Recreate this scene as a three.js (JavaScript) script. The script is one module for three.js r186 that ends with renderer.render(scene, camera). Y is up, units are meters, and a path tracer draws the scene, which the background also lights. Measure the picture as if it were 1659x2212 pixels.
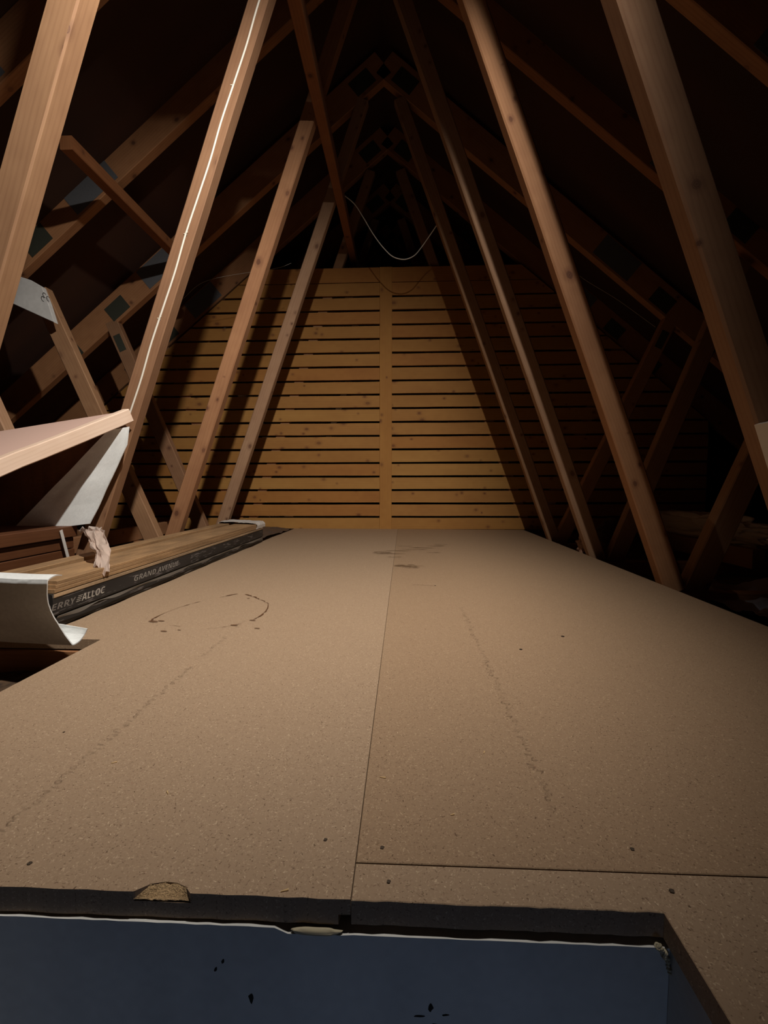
import * as THREE from 'three';
import { mergeGeometries, toCreasedNormals } from 'three/addons/utils/BufferGeometryUtils.js';
import { RectAreaLightUniformsLib } from 'three/addons/lights/RectAreaLightUniformsLib.js';

// ---------------------------------------------------------------- camera, light, exposure
const EYE = 0.331;                                        // the lens sits 33 cm above the attic floor
const E = (x, y, z) => new THREE.Vector3(x, y + EYE, -z); // x right, y from eye level, z metres ahead of the hatch ladder
const scene = new THREE.Scene();
scene.background = new THREE.Color(0.0, 0.0, 0.0);
const camera = new THREE.PerspectiveCamera(95.03, 1659 / 2212, 0.02, 60);
{
  const pitch = -0.0631, yaw = 0.0416, roll = 0.0016;
  camera.position.set(0, EYE, 0);
  camera.rotation.order = 'YXZ';
  camera.rotation.set(pitch, yaw, roll);
}
const renderer = new THREE.WebGLRenderer({ antialias: true });
renderer.toneMapping = THREE.LinearToneMapping;
renderer.toneMappingExposure = 1.0;
renderer.shadowMap.enabled = true;
renderer.shadowMap.type = THREE.PCFSoftShadowMap;
RectAreaLightUniformsLib.init();

// the one lamp of the attic: a clip-on work lamp on the right web of the nearest truss
const LAMP = E(0.112, 1.55, 0.47), AIM = new THREE.Vector3(-0.6, -1.6, -1.3).normalize();
const lampLight = new THREE.SpotLight(new THREE.Color(1.0, 0.93, 0.84), 15.5, 0, 0.95, 1.0, 2);
lampLight.position.copy(LAMP);
lampLight.target.position.copy(LAMP).add(AIM);
lampLight.castShadow = true;
lampLight.shadow.mapSize.set(2048, 2048);
lampLight.shadow.camera.near = 0.03; lampLight.shadow.camera.far = 8; lampLight.shadow.radius = 1.0;
scene.add(lampLight, lampLight.target);

// daylight in the room under the hatch: the window of that room
const roomWindow = new THREE.RectAreaLight(new THREE.Color(0.42, 0.6, 1.0), 0.66, 1.1, 1.0);
roomWindow.position.copy(E(-0.1, -1.75, -1.62));
roomWindow.lookAt(E(-0.1, -1.75, 2));
scene.add(roomWindow);

// ---------------------------------------------------------------- helpers
let seed = 12345;
const rnd = () => { seed |= 0; seed = seed + 0x6D2B79F5 | 0; let t = Math.imul(seed ^ seed >>> 15, 1 | seed); t = t + Math.imul(t ^ t >>> 7, 61 | t) ^ t; return ((t ^ t >>> 14) >>> 0) / 4294967296; };
const rr = (a, b) => a + (b - a) * rnd();
const used = {};
function numbered(n) { if (used[n] === undefined) { used[n] = 0; return n; } used[n]++; return n + '_' + String(used[n]).padStart(3, '0'); }
function shadows(m) { m.castShadow = true; m.receiveShadow = true; return m; }
function mesh(name, geo, mat, parent) {
  const m = shadows(new THREE.Mesh(geo, mat)); m.name = parent ? name : numbered(name);
  (parent || scene).add(m); return m;
}
function group(name, pos) { const g = new THREE.Group(); g.name = numbered(name); if (pos) g.position.copy(pos); scene.add(g); return g; }
function tag(o, label, category, grp) { o.userData = { label, category }; if (grp) o.userData.group = grp; return o; }
function struct(o) { o.userData.kind = 'structure'; return o; }
// hashed periodic value noise
function hash(x, y, s) { let h = Math.imul(x, 374761393) + Math.imul(y, 668265263) + Math.imul(s, 2147483647 ^ 0x9E3779B9); h = Math.imul(h ^ h >>> 13, 1274126177); return ((h ^ h >>> 16) >>> 0) / 4294967296; }
function pnoise(u, v, px, py, s) {
  const x = u * px, y = v * py; let xi = Math.floor(x), yi = Math.floor(y); const fx = x - xi, fy = y - yi;
  const sx = fx * fx * (3 - 2 * fx), sy = fy * fy * (3 - 2 * fy), m = (a, n) => ((a % n) + n) % n;
  const a = hash(m(xi, px), m(yi, py), s), b = hash(m(xi + 1, px), m(yi, py), s), c = hash(m(xi, px), m(yi + 1, py), s), d = hash(m(xi + 1, px), m(yi + 1, py), s);
  return (a + (b - a) * sx) * (1 - sy) + (c + (d - c) * sx) * sy;
}
function noise3(x, y, z, s = 7) {     // smooth noise for crumpled sheets, -1..1
  const f = (a, b, k) => pnoise(a / 64, b / 64, 64, 64, s + k) * 2 - 1;
  return (f(x, y, 0) + f(y + 11.3, z, 1) + f(z + 5.1, x, 2)) / 1.8;
}
function finish(tex, srgb = true, rx = 1, ry = 1) {
  tex.wrapS = tex.wrapT = THREE.RepeatWrapping; tex.magFilter = THREE.LinearFilter; tex.minFilter = THREE.LinearMipmapLinearFilter; tex.generateMipmaps = true; tex.anisotropy = 8;
  if (srgb) tex.colorSpace = THREE.SRGBColorSpace; tex.repeat.set(rx, ry); tex.needsUpdate = true; return tex;
}
function dataTex(w, h, fn, srgb = true) {
  const d = new Uint8Array(w * h * 4);
  for (let y = 0; y < h; y++) for (let x = 0; x < w; x++) {
    const c = fn(x / w, y / h), i = (y * w + x) * 4;
    d[i] = Math.max(0, Math.min(255, c[0])); d[i + 1] = Math.max(0, Math.min(255, c[1])); d[i + 2] = Math.max(0, Math.min(255, c[2])); d[i + 3] = c.length > 3 ? c[3] : 255;
  }
  return finish(new THREE.DataTexture(d, w, h, THREE.RGBAFormat), srgb);
}
// pine: u across the grain (0.30 m), v along it (1.2 m); rings bend round the knots
function pine(base, late, knotCol, nKnots, s) {
  seed = 1000 + s * 77;
  const knots = []; for (let i = 0; i < nKnots; i++) knots.push([rnd(), rnd(), rr(0.012, 0.032), rr(0.8, 1.5), rr(0.4, 1)]);
  return dataTex(384, 1024, (u, v) => {
    let du = 0, kn = 0;
    for (const [ku, kv, r, el, st] of knots) {
      let x = u - ku; x -= Math.round(x); let y = v - kv; y -= Math.round(y);
      const X = x, Y = y * 4 / el, d = Math.sqrt(X * X + Y * Y) / r;
      if (d < 7) du += Math.sign(X || 1) * r * 0.55 * Math.exp(-d * d / 6) * (d < 1 ? d : 1);
      const e = d + 0.25 * (pnoise(u, v, 60, 90, s + 9) - 0.5);
      if (e < 1) kn = Math.max(kn, st * (0.75 + 0.25 * Math.sin(e * 14))); else if (e < 2.6) kn = Math.max(kn, st * 0.32 * (2.6 - e) / 1.6);
    }
    const w = u + du + 0.02 * (pnoise(u, v, 3, 4, s) - 0.5) + 0.012 * (pnoise(u, v, 6, 14, s + 1) - 0.5);
    const ring = 0.5 + 0.5 * Math.sin((w * 26 + 1.2 * pnoise(w, v, 9, 2, s + 2)) * Math.PI * 2);
    const fibre = pnoise(u, v, 190, 24, s + 3), broad = pnoise(u, v, 5, 6, s + 4), blot = pnoise(u, v, 14, 40, s + 5);
    const t = 0.2 * ring * ring * ring + 0.16 * (fibre - 0.5) + 0.35 * (broad - 0.5) + 0.22 * (blot - 0.5);
    const out = []; for (let c = 0; c < 3; c++) { const a = base[c] + (late[c] - base[c]) * Math.max(-0.35, Math.min(1, t)); out.push(a + (knotCol[c] - a) * kn); }
    return out;
  });
}
const T = {
  web: [pine([190, 148, 114], [152, 108, 78], [96, 58, 38], 9, 1), pine([186, 142, 106], [146, 102, 72], [92, 54, 36], 12, 2)],
  board: [pine([192, 142, 74], [164, 112, 52], [110, 66, 32], 12, 3), pine([184, 132, 68], [156, 102, 48], [104, 60, 30], 14, 4)],
  rafter: pine([160, 112, 74], [120, 76, 46], [74, 42, 26], 10, 5),
  plank: pine([190, 156, 114], [166, 130, 90], [140, 104, 70], 0, 6),
};
const woodMat = (tex, color, rough = 0.78, bump = 0.0006) => new THREE.MeshStandardMaterial({ map: tex, bumpMap: tex, bumpScale: bump, color, roughness: rough });
const M = {
  web: [woodMat(T.web[0], 0xd6d6d6), woodMat(T.web[1], 0xd0cdc6), woodMat(T.web[0], 0xbab0a6), woodMat(T.web[1], 0xd8cabc)],
  rafter: [woodMat(T.rafter, 0xffffff), woodMat(T.rafter, 0xeadccc)],
  board: [woodMat(T.board[0], 0xe6e2dc), woodMat(T.board[1], 0xe8e4de), woodMat(T.board[0], 0xdcd2c4), woodMat(T.board[1], 0xe6d8c6)],
  post: woodMat(T.board[0], 0xe4d8c8),
};
// timber with chamfered arrises: length along y, width x, thickness z; uv in texture units
function timber(len, w, t, c = 0.003, segs = 1, wob = 0) {
  const a = w / 2, b = t / 2;
  const prof = [[-a + c, -b], [a - c, -b], [a, -b + c], [a, b - c], [a - c, b], [-a + c, b], [-a, b - c], [-a, -b + c]];
  const pos = [], uv = [], u0 = rnd(), v0 = rnd();
  const per = [0]; for (let i = 0; i < 8; i++) { const p = prof[i], q = prof[(i + 1) % 8]; per.push(per[i] + Math.hypot(q[0] - p[0], q[1] - p[1])); }
  const off = []; for (let s = 0; s <= segs; s++) off.push([wob * (rnd() - 0.5), wob * (rnd() - 0.5)]);
  const P = (i, s) => { const p = prof[i % 8]; return [p[0] + off[s][0], -len / 2 + len * s / segs, p[1] + off[s][1]]; };
  const quad = (A, B, C, D, ua, ub, va, vb) => { pos.push(...A, ...B, ...C, ...A, ...C, ...D); uv.push(ua, va, ub, va, ub, vb, ua, va, ub, vb, ua, vb); };
  for (let s = 0; s < segs; s++) for (let i = 0; i < 8; i++) {
    const va = v0 + len * s / segs / 1.2, vb = v0 + len * (s + 1) / segs / 1.2, k = u0 + (i > 3 ? 0.37 : 0);
    quad(P(i + 1, s), P(i, s), P(i, s + 1), P(i + 1, s + 1), k + per[i + 1] / 0.3, k + per[i] / 0.3, va, vb);
  }
  for (const s of [0, segs]) for (let i = 1; i < 7; i++) {
    const A = P(0, s), B = P(i, s), C = P(i + 1, s), f = q => [u0 + q[0] / 0.3, v0 + q[2] / 0.3 * 0.25];
    const tri = s ? [A, C, B] : [A, B, C]; for (const q of tri) { pos.push(...q); uv.push(...f(q)); }
  }
  const g = new THREE.BufferGeometry();
  g.setAttribute('position', new THREE.Float32BufferAttribute(pos, 3)); g.setAttribute('uv', new THREE.Float32BufferAttribute(uv, 2));
  g.computeVertexNormals(); return g;
}
// a timber from A to B; "face" is the direction its thickness points along
function beamGeo(A, B, w, t, face = new THREE.Vector3(0, 0, 1), c = 0.003, segs = 1, wob = 0) {
  const y = B.clone().sub(A), len = y.length(); y.normalize();
  const x = new THREE.Vector3().crossVectors(y, face).normalize(), z = new THREE.Vector3().crossVectors(x, y);
  const m = new THREE.Matrix4().makeBasis(x, y, z).setPosition(A.clone().add(B).multiplyScalar(0.5));
  return timber(len, w, t, c, segs, wob).applyMatrix4(m);
}
function box(w, h, d, x = 0, y = 0, z = 0) { return new THREE.BoxGeometry(w, h, d).translate(x, y, z); }
// closed thin sheet: fn(u, v) -> Vector3, thickened along its normals
function sheet(fn, nu, nv, th) {
  const P = [], N = [];
  for (let j = 0; j <= nv; j++) for (let i = 0; i <= nu; i++) P.push(fn(i / nu, j / nv));
  const id = (i, j) => j * (nu + 1) + i;
  for (let j = 0; j <= nv; j++) for (let i = 0; i <= nu; i++) {
    const a = P[id(Math.min(i + 1, nu), j)].clone().sub(P[id(Math.max(i - 1, 0), j)]), b = P[id(i, Math.min(j + 1, nv))].clone().sub(P[id(i, Math.max(j - 1, 0))]);
    const n = a.cross(b); N.push(n.lengthSq() > 1e-16 ? n.normalize() : new THREE.Vector3(0, 1, 0));
  }
  const pos = [], uv = [], idx = [], n = P.length;
  for (const s of [0.5, -0.5]) for (let k = 0; k < n; k++) { const p = P[k].clone().addScaledVector(N[k], th * s); pos.push(p.x, p.y, p.z); uv.push((k % (nu + 1)) / nu, Math.floor(k / (nu + 1)) / nv); }
  for (let j = 0; j < nv; j++) for (let i = 0; i < nu; i++) {
    const a = id(i, j), b = id(i + 1, j), c = id(i + 1, j + 1), d = id(i, j + 1);
    idx.push(a, b, c, a, c, d, n + a, n + c, n + b, n + a, n + d, n + c);
  }
  const rim = (a, b) => idx.push(a, n + a, n + b, a, n + b, b);
  for (let i = 0; i < nu; i++) { rim(id(i, 0), id(i + 1, 0)); rim(id(i + 1, nv), id(i, nv)); }
  for (let j = 0; j < nv; j++) { rim(id(nu, j), id(nu, j + 1)); rim(id(0, j + 1), id(0, j)); }
  let g = new THREE.BufferGeometry();
  g.setAttribute('position', new THREE.Float32BufferAttribute(pos, 3)); g.setAttribute('uv', new THREE.Float32BufferAttribute(uv, 2)); g.setIndex(idx);
  return toCreasedNormals(g, 0.7);
}
function tube(pts, r, n = 64, rad = 8) { return new THREE.TubeGeometry(new THREE.CatmullRomCurve3(pts), n, r, rad, false); }
function lerpPts(P, t) { const k = t * (P.length - 1), i = Math.min(P.length - 2, Math.floor(k)); return P[i].clone().lerp(P[i + 1], k - i); }

// ---------------------------------------------------------------- floor: chipboard sheets round the hatch
function chipboardTex() {
  seed = 4242; const S = 2048, c = document.createElement('canvas'); c.width = c.height = S; const g = c.getContext('2d');
  g.fillStyle = 'rgb(164,138,112)'; g.fillRect(0, 0, S, S);
  const cols = [[202, 176, 146], [184, 157, 127], [146, 119, 94], [124, 98, 75], [218, 194, 164], [160, 132, 105], [96, 72, 53], [192, 167, 138], [150, 125, 100]];
  const dab = (x, y, l, w, a, col, al) => { g.save(); g.translate(x, y); g.rotate(a); g.globalAlpha = al; g.fillStyle = `rgb(${col[0]},${col[1]},${col[2]})`; g.fillRect(-l / 2, -w / 2, l, w); g.restore(); };
  for (let i = 0; i < 105000; i++) {
    const x = rnd() * S, y = rnd() * S, l = 2 + 11 * rnd() * rnd(), w = 1.2 + 3 * rnd() * rnd(), a = rnd() * Math.PI, col = cols[Math.floor(rnd() * cols.length)], al = 0.35 + 0.5 * rnd();
    for (const ox of [0, -S]) for (const oy of [0, -S]) if ((!ox || x > S - 24) && (!oy || y > S - 24)) dab(x + ox, y + oy, l, w, a, col, al);
  }
  for (let i = 0; i < 1100; i++) dab(rnd() * S, rnd() * S, 2 + 7 * rnd(), 1 + 1.6 * rnd(), rnd() * 3.14, rnd() < 0.6 ? [74, 52, 34] : [226, 202, 164], 0.8);
  return finish(new THREE.CanvasTexture(c), true, 1 / 0.62, 1 / 0.62);
}
const chipTex = chipboardTex();
M.chip = new THREE.MeshStandardMaterial({ map: chipTex, bumpMap: chipTex, bumpScale: 0.0003, roughness: 0.72 });
M.chip2 = M.chip.clone(); M.chip2.color.set(0xf4efe8);
const rawTex = dataTex(256, 256, (u, v) => { const n = pnoise(u, v, 60, 20, 31) * 0.5 + pnoise(u, v, 24, 70, 32) * 0.5; return [188 + 90 * (n - 0.4), 156 + 80 * (n - 0.4), 116 + 60 * (n - 0.4)]; });
M.raw = new THREE.MeshStandardMaterial({ map: rawTex, bumpMap: rawTex, bumpScale: 0.002, roughness: 0.95 });
const FT = 0.0212;                                          // sheet thickness
const HATCH = { x0: -0.42, x1: 0.2023, z0: -0.36, z1: 0.351 };
const floor = struct(group('floor'));
// flat outline (x, z ahead) extruded downwards from y = top
function slab(outline, top, th, bevel = 0.0006) {
  const s = new THREE.Shape(); outline.forEach(([x, z], i) => i ? s.lineTo(x, z) : s.moveTo(x, z));
  const g = new THREE.ExtrudeGeometry(s, { depth: th - 2 * bevel, bevelEnabled: bevel > 0, bevelThickness: bevel, bevelSize: bevel, bevelOffset: -bevel, bevelSegments: 1 });
  g.rotateX(-Math.PI / 2).translate(0, top - th + bevel, 0); return g;
}
function jag(x0, x1, z, n, a) { const o = []; for (let i = 0; i <= n; i++) o.push([x0 + (x1 - x0) * i / n, z + (rnd() - 0.5) * a]); return o; }
seed = 99;
const XS = -0.0405, ZC = 0.388, XE = 0.842, XL = -1.075, ZW = 3.318;
{ // left sheet: near part ends at x = -0.635, beyond the first truss it runs out to the left webs
  const near = jag(-0.42, XS - 0.0003, HATCH.z1, 30, 0.0012), chipA = -0.2165, chipB = -0.1705;
  const upper = near.filter(p => p[0] < chipA || p[0] > chipB), k = upper.findIndex(p => p[0] > chipB);
  upper.splice(k, 0, [chipA, 0.3515], [-0.207, 0.3585], [-0.196, 0.3612], [-0.186, 0.3605], [-0.177, 0.3572], [chipB, 0.3512]);
  const low = near.slice(); const kk = low.findIndex(p => p[0] > -0.052);
  low.splice(kk, low.length - kk, [-0.0505, 0.351], [-0.0495, 0.361], [XS - 0.0003, 0.362]);
  const rest = [[XS - 0.0003, ZW], [XL, ZW], [XL, 0.942], [-0.635, 0.942], [-0.635, 0.2], [-0.42, 0.2]];
  const g = mergeGeometries([slab([...upper, ...rest], 0, 0.008, 0), slab([...near, ...rest], -0.008, 0.005, 0), slab([...low, ...rest], -0.013, FT - 0.013, 0)]);
  const p = mesh('chipboard_panel', g, M.chip, floor);
  p.userData.label = 'left chipboard sheet with a broken chip at the hatch edge';
  const chip = sheet((u, v) => { // raw broken face of the chip
    const x = -0.2175 + 0.048 * u, back = 0.3518 + 0.0098 * Math.pow(Math.sin(Math.PI * Math.min(1, Math.max(0, u * 1.02))), 0.7);
    const z = 0.3512 + (back - 0.3512) * v, n = noise3(x * 420, z * 420, 3) * 0.0009;
    return new THREE.Vector3(x, -0.0066 + 0.0060 * v * v + n, -z);
  }, 40, 12, 0.0006);
  const cm = mesh('broken_edge', chip, M.raw, p); cm.userData.label = 'raw broken chip in the sheet edge';
}
{ const g = slab([[XS + 0.0003, ZC + 0.0006], [XE, ZC + 0.0006], [XE, ZW], [XS + 0.0003, ZW]], 0, FT, 0.0007); mesh('chipboard_panel_001', g, M.chip2, floor).userData.label = 'right chipboard sheet beyond the open joint'; }
{ seed = 321;
  const near = jag(XS + 0.0003, 0.2, HATCH.z1, 26, 0.0013);
  const g = slab([...near, [HATCH.x1, HATCH.z1 - 0.0005], [HATCH.x1 + 0.0003, 0.1], [HATCH.x1, HATCH.z0], [XE, HATCH.z0], [XE, ZC - 0.0006], [XS + 0.0003, ZC - 0.0006]], -0.0003, FT - 0.0003, 0.0006);
  mesh('chipboard_panel_002', g, M.chip, floor).userData.label = 'narrow chipboard strip along the hatch';
}
mesh('chipboard_panel_003', mergeGeometries([slab([[-0.635, HATCH.z0], [HATCH.x0, HATCH.z0], [HATCH.x0, 0.1995], [-0.635, 0.1995]], 0, FT), slab([[XL, -1.5], [XE, -1.5], [XE, HATCH.z0 - 0.001], [XL, HATCH.z0 - 0.001]], 0, FT)]), M.chip2, floor);

// prints, stains and screw holes that lie on the sheets
function decal(name, x0, x1, z0, z1, w, h, draw, parent, y = 0.00025) {
  const c = document.createElement('canvas'); c.width = w; c.height = h; const g = c.getContext('2d');
  g.clearRect(0, 0, w, h); draw(g, (x, z) => [(x - x0) / (x1 - x0) * w, (z1 - z) / (z1 - z0) * h], w / (x1 - x0));
  const t = new THREE.CanvasTexture(c); t.colorSpace = THREE.SRGBColorSpace; t.magFilter = THREE.LinearFilter; t.needsUpdate = true;
  const geo = new THREE.PlaneGeometry(x1 - x0, z1 - z0).rotateX(-Math.PI / 2).translate((x0 + x1) / 2, y, -(z0 + z1) / 2);
  const m = mesh(name, geo, new THREE.MeshStandardMaterial({ map: t, transparent: true, roughness: 0.75, polygonOffset: true, polygonOffsetFactor: -1 }), parent); m.castShadow = false; return m;
}
const leftSheet = floor.children[0], rightSheet = floor.children[1], stripSheet = floor.children[2];
decal('water_ring', -0.66, -0.30, 0.98, 1.40, 700, 816, (g, P, k) => {
  seed = 55; const pts = [[-0.60, 1.075], [-0.603, 1.121], [-0.577, 1.23], [-0.52, 1.315], [-0.488, 1.35], [-0.45, 1.335], [-0.416, 1.302], [-0.368, 1.243], [-0.352, 1.175], [-0.361, 1.093], [-0.395, 1.048], [-0.449, 1.021], [-0.527, 1.04], [-0.58, 1.06]];
  const cv = new THREE.CatmullRomCurve3(pts.map(p => new THREE.Vector3(p[0], p[1], 0)), true);
  const q = cv.getPoints(420); g.lineCap = 'round';
  for (let i = 0; i < q.length - 1; i++) {
    const n = pnoise(i / 420, 0.3, 26, 3, 5), n2 = pnoise(i / 420, 0.7, 90, 3, 6); const a = Math.max(0, n * 1.7 - 0.66) * (0.4 + 0.8 * n2); if (a < 0.03) continue;
    g.strokeStyle = `rgba(96,62,36,${Math.min(0.85, a)})`; g.lineWidth = k * (0.0018 + 0.005 * n * n2); const [ax, ay] = P(q[i].x + 0.003 * (n2 - 0.5), q[i].y + 0.004 * (n2 - 0.5)), [bx, by] = P(q[i + 1].x + 0.003 * (n2 - 0.5), q[i + 1].y + 0.004 * (n2 - 0.5));
    g.beginPath(); g.moveTo(ax, ay); g.lineTo(bx, by); g.stroke();
  }
  for (const [x, z, l] of [[-0.592, 1.07, 0.022], [-0.575, 1.075, 0.015], [-0.39, 1.05, 0.016], [-0.36, 1.09, 0.014], [-0.44, 1.3, 0.008], [-0.53, 1.0, 0.014], [-0.5, 1.01, 0.008], [-0.33, 1.03, 0.012]]) {
    g.fillStyle = 'rgba(98,64,38,0.7)'; const [a, b] = P(x, z); g.beginPath(); g.ellipse(a, b, k * l * 0.6, k * l * 0.28, 0.3, 0, 7); g.fill();
  }
}, leftSheet);
function printLine(x, z0, z1, parent, sd, jitter, alpha) {   // worn line of ink-stamped characters along the sheet
  decal('ink_stamp', x - 0.02, x + 0.02, z0, z1, 64, Math.round((z1 - z0) * 1500), (g, P, k) => {
    seed = sd; g.strokeStyle = `rgba(88,62,42,${alpha})`;
    for (let z = z0 + 0.01; z < z1 - 0.01; z += rr(0.006, 0.012)) {
      if (pnoise(z, 0.2, 12, 3, sd) < 0.36) continue;
      g.lineWidth = k * 0.0011; g.globalAlpha = 0.35 + 0.6 * rnd(); const [a, b] = P(x + (rnd() - 0.5) * jitter, z), r = k * 0.0042;
      g.beginPath(); const t = Math.floor(rnd() * 4);
      if (t === 0) { g.ellipse(a, b, r * 0.8, r * 0.6, 0, 0, 6.3); } else if (t === 1) { g.moveTo(a - r, b - r * 0.5); g.lineTo(a + r, b - r * 0.5); g.lineTo(a, b + r * 0.6); } else if (t === 2) { g.arc(a, b, r * 0.7, 0.6, 5); } else { g.moveTo(a - r, b); g.lineTo(a + r, b + r * 0.3); }
      g.stroke();
    }
  }, parent);
}
printLine(-0.379, 0.37, 1.10, leftSheet, 71, 0.006, 0.58);
printLine(0.154, 0.45, 1.25, rightSheet, 72, 0.008, 0.55);
printLine(0.254, 0.60, 0.85, rightSheet, 73, 0.016, 0.55);
decal('dirt_smudge', -0.16, 0.30, 1.72, 2.65, 460, 930, (g, P, k) => {
  seed = 81; for (const [x, z, l, w, a] of [[-0.1, 2.2, 0.07, 0.02, .55], [-0.06, 2.16, 0.11, 0.014, .5], [-0.02, 2.25, 0.13, 0.012, .45], [0.05, 2.3, 0.1, 0.012, .4], [0.1, 2.36, 0.1, 0.014, .45], [0.17, 2.44, 0.09, 0.016, .4], [0.2, 2.5, 0.06, 0.012, .35], [-0.04, 2.06, 0.05, 0.012, .35], [0.0, 1.845, 0.07, 0.03, .5], [0.035, 1.81, 0.05, 0.02, .4], [0.06, 1.84, 0.04, 0.014, .3], [0.15, 2.2, 0.06, 0.01, .3], [0.01, 2.42, 0.06, 0.01, .35]])
    for (let i = 0; i < 26; i++) { g.fillStyle = `rgba(92,68,40,${a * 0.3})`; const [px, py] = P(x + (rnd() - 0.5) * l, z + (rnd() - 0.5) * w * 2); g.beginPath(); g.ellipse(px, py, k * l * rr(0.1, 0.3), k * w * rr(0.2, 0.45), (rnd() - 0.5) * 0.3, 0, 7); g.fill(); }
}, floor, 0.0005);
decal('pencil_line', 0.02, 0.12, 1.46, 1.52, 200, 120, (g, P, k) => { g.strokeStyle = 'rgba(80,56,36,0.7)'; g.lineWidth = k * 0.0016; g.beginPath(); g.moveTo(...P(0.028, 1.499)); g.quadraticCurveTo(...P(0.06, 1.501), ...P(0.104, 1.488)); g.stroke(); }, rightSheet);
// screw holes and dark specks: shallow countersunk discs
M.screw = new THREE.MeshStandardMaterial({ color: 0x53463a, roughness: 0.6, metalness: 0.3 });
M.speck = new THREE.MeshStandardMaterial({ color: 0x2a1c12, roughness: 0.9 });
M.splinter = new THREE.MeshStandardMaterial({ color: 0xd8b684, roughness: 0.85 });
for (const [x, z, p, r] of [[-0.018, 0.405, rightSheet, .0029], [-0.011, 0.369, stripSheet, .0026], [-0.071, 0.412, leftSheet, .0027], [0.208, 0.413, rightSheet, .003], [0.219, 0.37, stripSheet, .0032], [-0.323, 0.374, leftSheet, .003], [-0.448, 0.583, leftSheet, .002], [0.344, 1.007, rightSheet, .006], [0.234, 0.923, rightSheet, .005], [0.103, 1.495, rightSheet, .004]]) {
  const g = new THREE.CylinderGeometry(r * 0.62, r * 0.5, 0.0012, 14); const pa = g.attributes.position; for (let i = 0; i < pa.count; i++) pa.setX(i, pa.getX(i) * (1 + 0.3 * Math.sin(i * 1.7)));
  mesh('screw_head', g.translate(x, 0.0001, -z), r > 0.0035 ? M.speck : M.screw, p);
}
for (const [x, z, a, l] of [[-0.095, 0.3565, 0.35, .0062], [-0.022, 0.506, -0.2, .007], [0.1, 0.56, 1.3, .005], [-0.34, 0.52, 0.6, .006], [0.05, 0.45, .4, .004], [-0.25, 0.47, 2.2, .005]]) {
  const g = new THREE.CylinderGeometry(0.0004, 0.0009, l, 6).rotateZ(Math.PI / 2).rotateY(a).translate(x, 0.0006, -z); mesh('wood_splinter', g, M.splinter, z < 0.36 && x > XS ? stripSheet : x > XS ? rightSheet : leftSheet);
}

// ---------------------------------------------------------------- hatch: painted lining boards under the floor edge
const paintTex = dataTex(512, 512, (u, v) => { const n = pnoise(u, v, 40, 12, 61), f = pnoise(u, v, 170, 170, 62), b = pnoise(u, v, 6, 6, 63); const k = 214 + 14 * (n - 0.5) + 8 * (f - 0.5) + 12 * (b - 0.5); return [k, k, k * 0.985]; });
M.paint = new THREE.MeshStandardMaterial({ map: paintTex, bumpMap: paintTex, bumpScale: 0.0006, roughness: 0.5 });
const hatch = struct(group('trim_1'));
const LZ = 0.3478, LX = 0.2062, LB = -0.37;                 // faces of the lining, its lower end
const liningGeo = (x0, x1, y0, y1, z0, z1) => new THREE.BoxGeometry(x1 - x0, y1 - y0, z1 - z0, 1, 1, 1).translate((x0 + x1) / 2, (y0 + y1) / 2, -(z0 + z1) / 2);
{ // back lining: top edge uneven, lower to the right of the seam where it was cut short
  seed = 17; const s = new THREE.Shape(); s.moveTo(-0.43, LB); s.lineTo(LX, LB);
  for (let i = 0; i <= 60; i++) { const x = LX - (LX + 0.43) * i / 60; s.lineTo(x, x > -0.047 ? -0.0262 - 0.0006 * rnd() : x > -0.094 ? -0.0272 - 0.001 * rnd() : -0.0222 - 0.0006 * rnd() - 0.002 * Math.max(0, x + 0.33)); }
  const g = new THREE.ExtrudeGeometry(s, { depth: 0.0175, bevelEnabled: false }); g.translate(0, 0, -LZ - 0.0175);
  mesh('lining_board', g, M.paint, hatch);
}
mesh('lining_board_001', liningGeo(LX, LX + 0.018, LB, -FT - 0.0005, -0.34, LZ - 0.0004), M.paint, hatch);
mesh('lining_board_002', liningGeo(HATCH.x0 - 0.022, HATCH.x0 - 0.004, LB, -FT - 0.0005, -0.34, LZ), M.paint, hatch);
mesh('lining_board_003', liningGeo(HATCH.x0 - 0.004, LX, LB, -FT - 0.0005, -0.372, -0.355), M.paint, hatch);
M.joist = woodMat(T.rafter, 0x9a8066);
mesh('trimmer_joist', liningGeo(LX + 0.02, LX + 0.066, LB + 0.02, -FT - 0.0006, -0.5, LZ + 0.018), M.joist, hatch);
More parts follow.
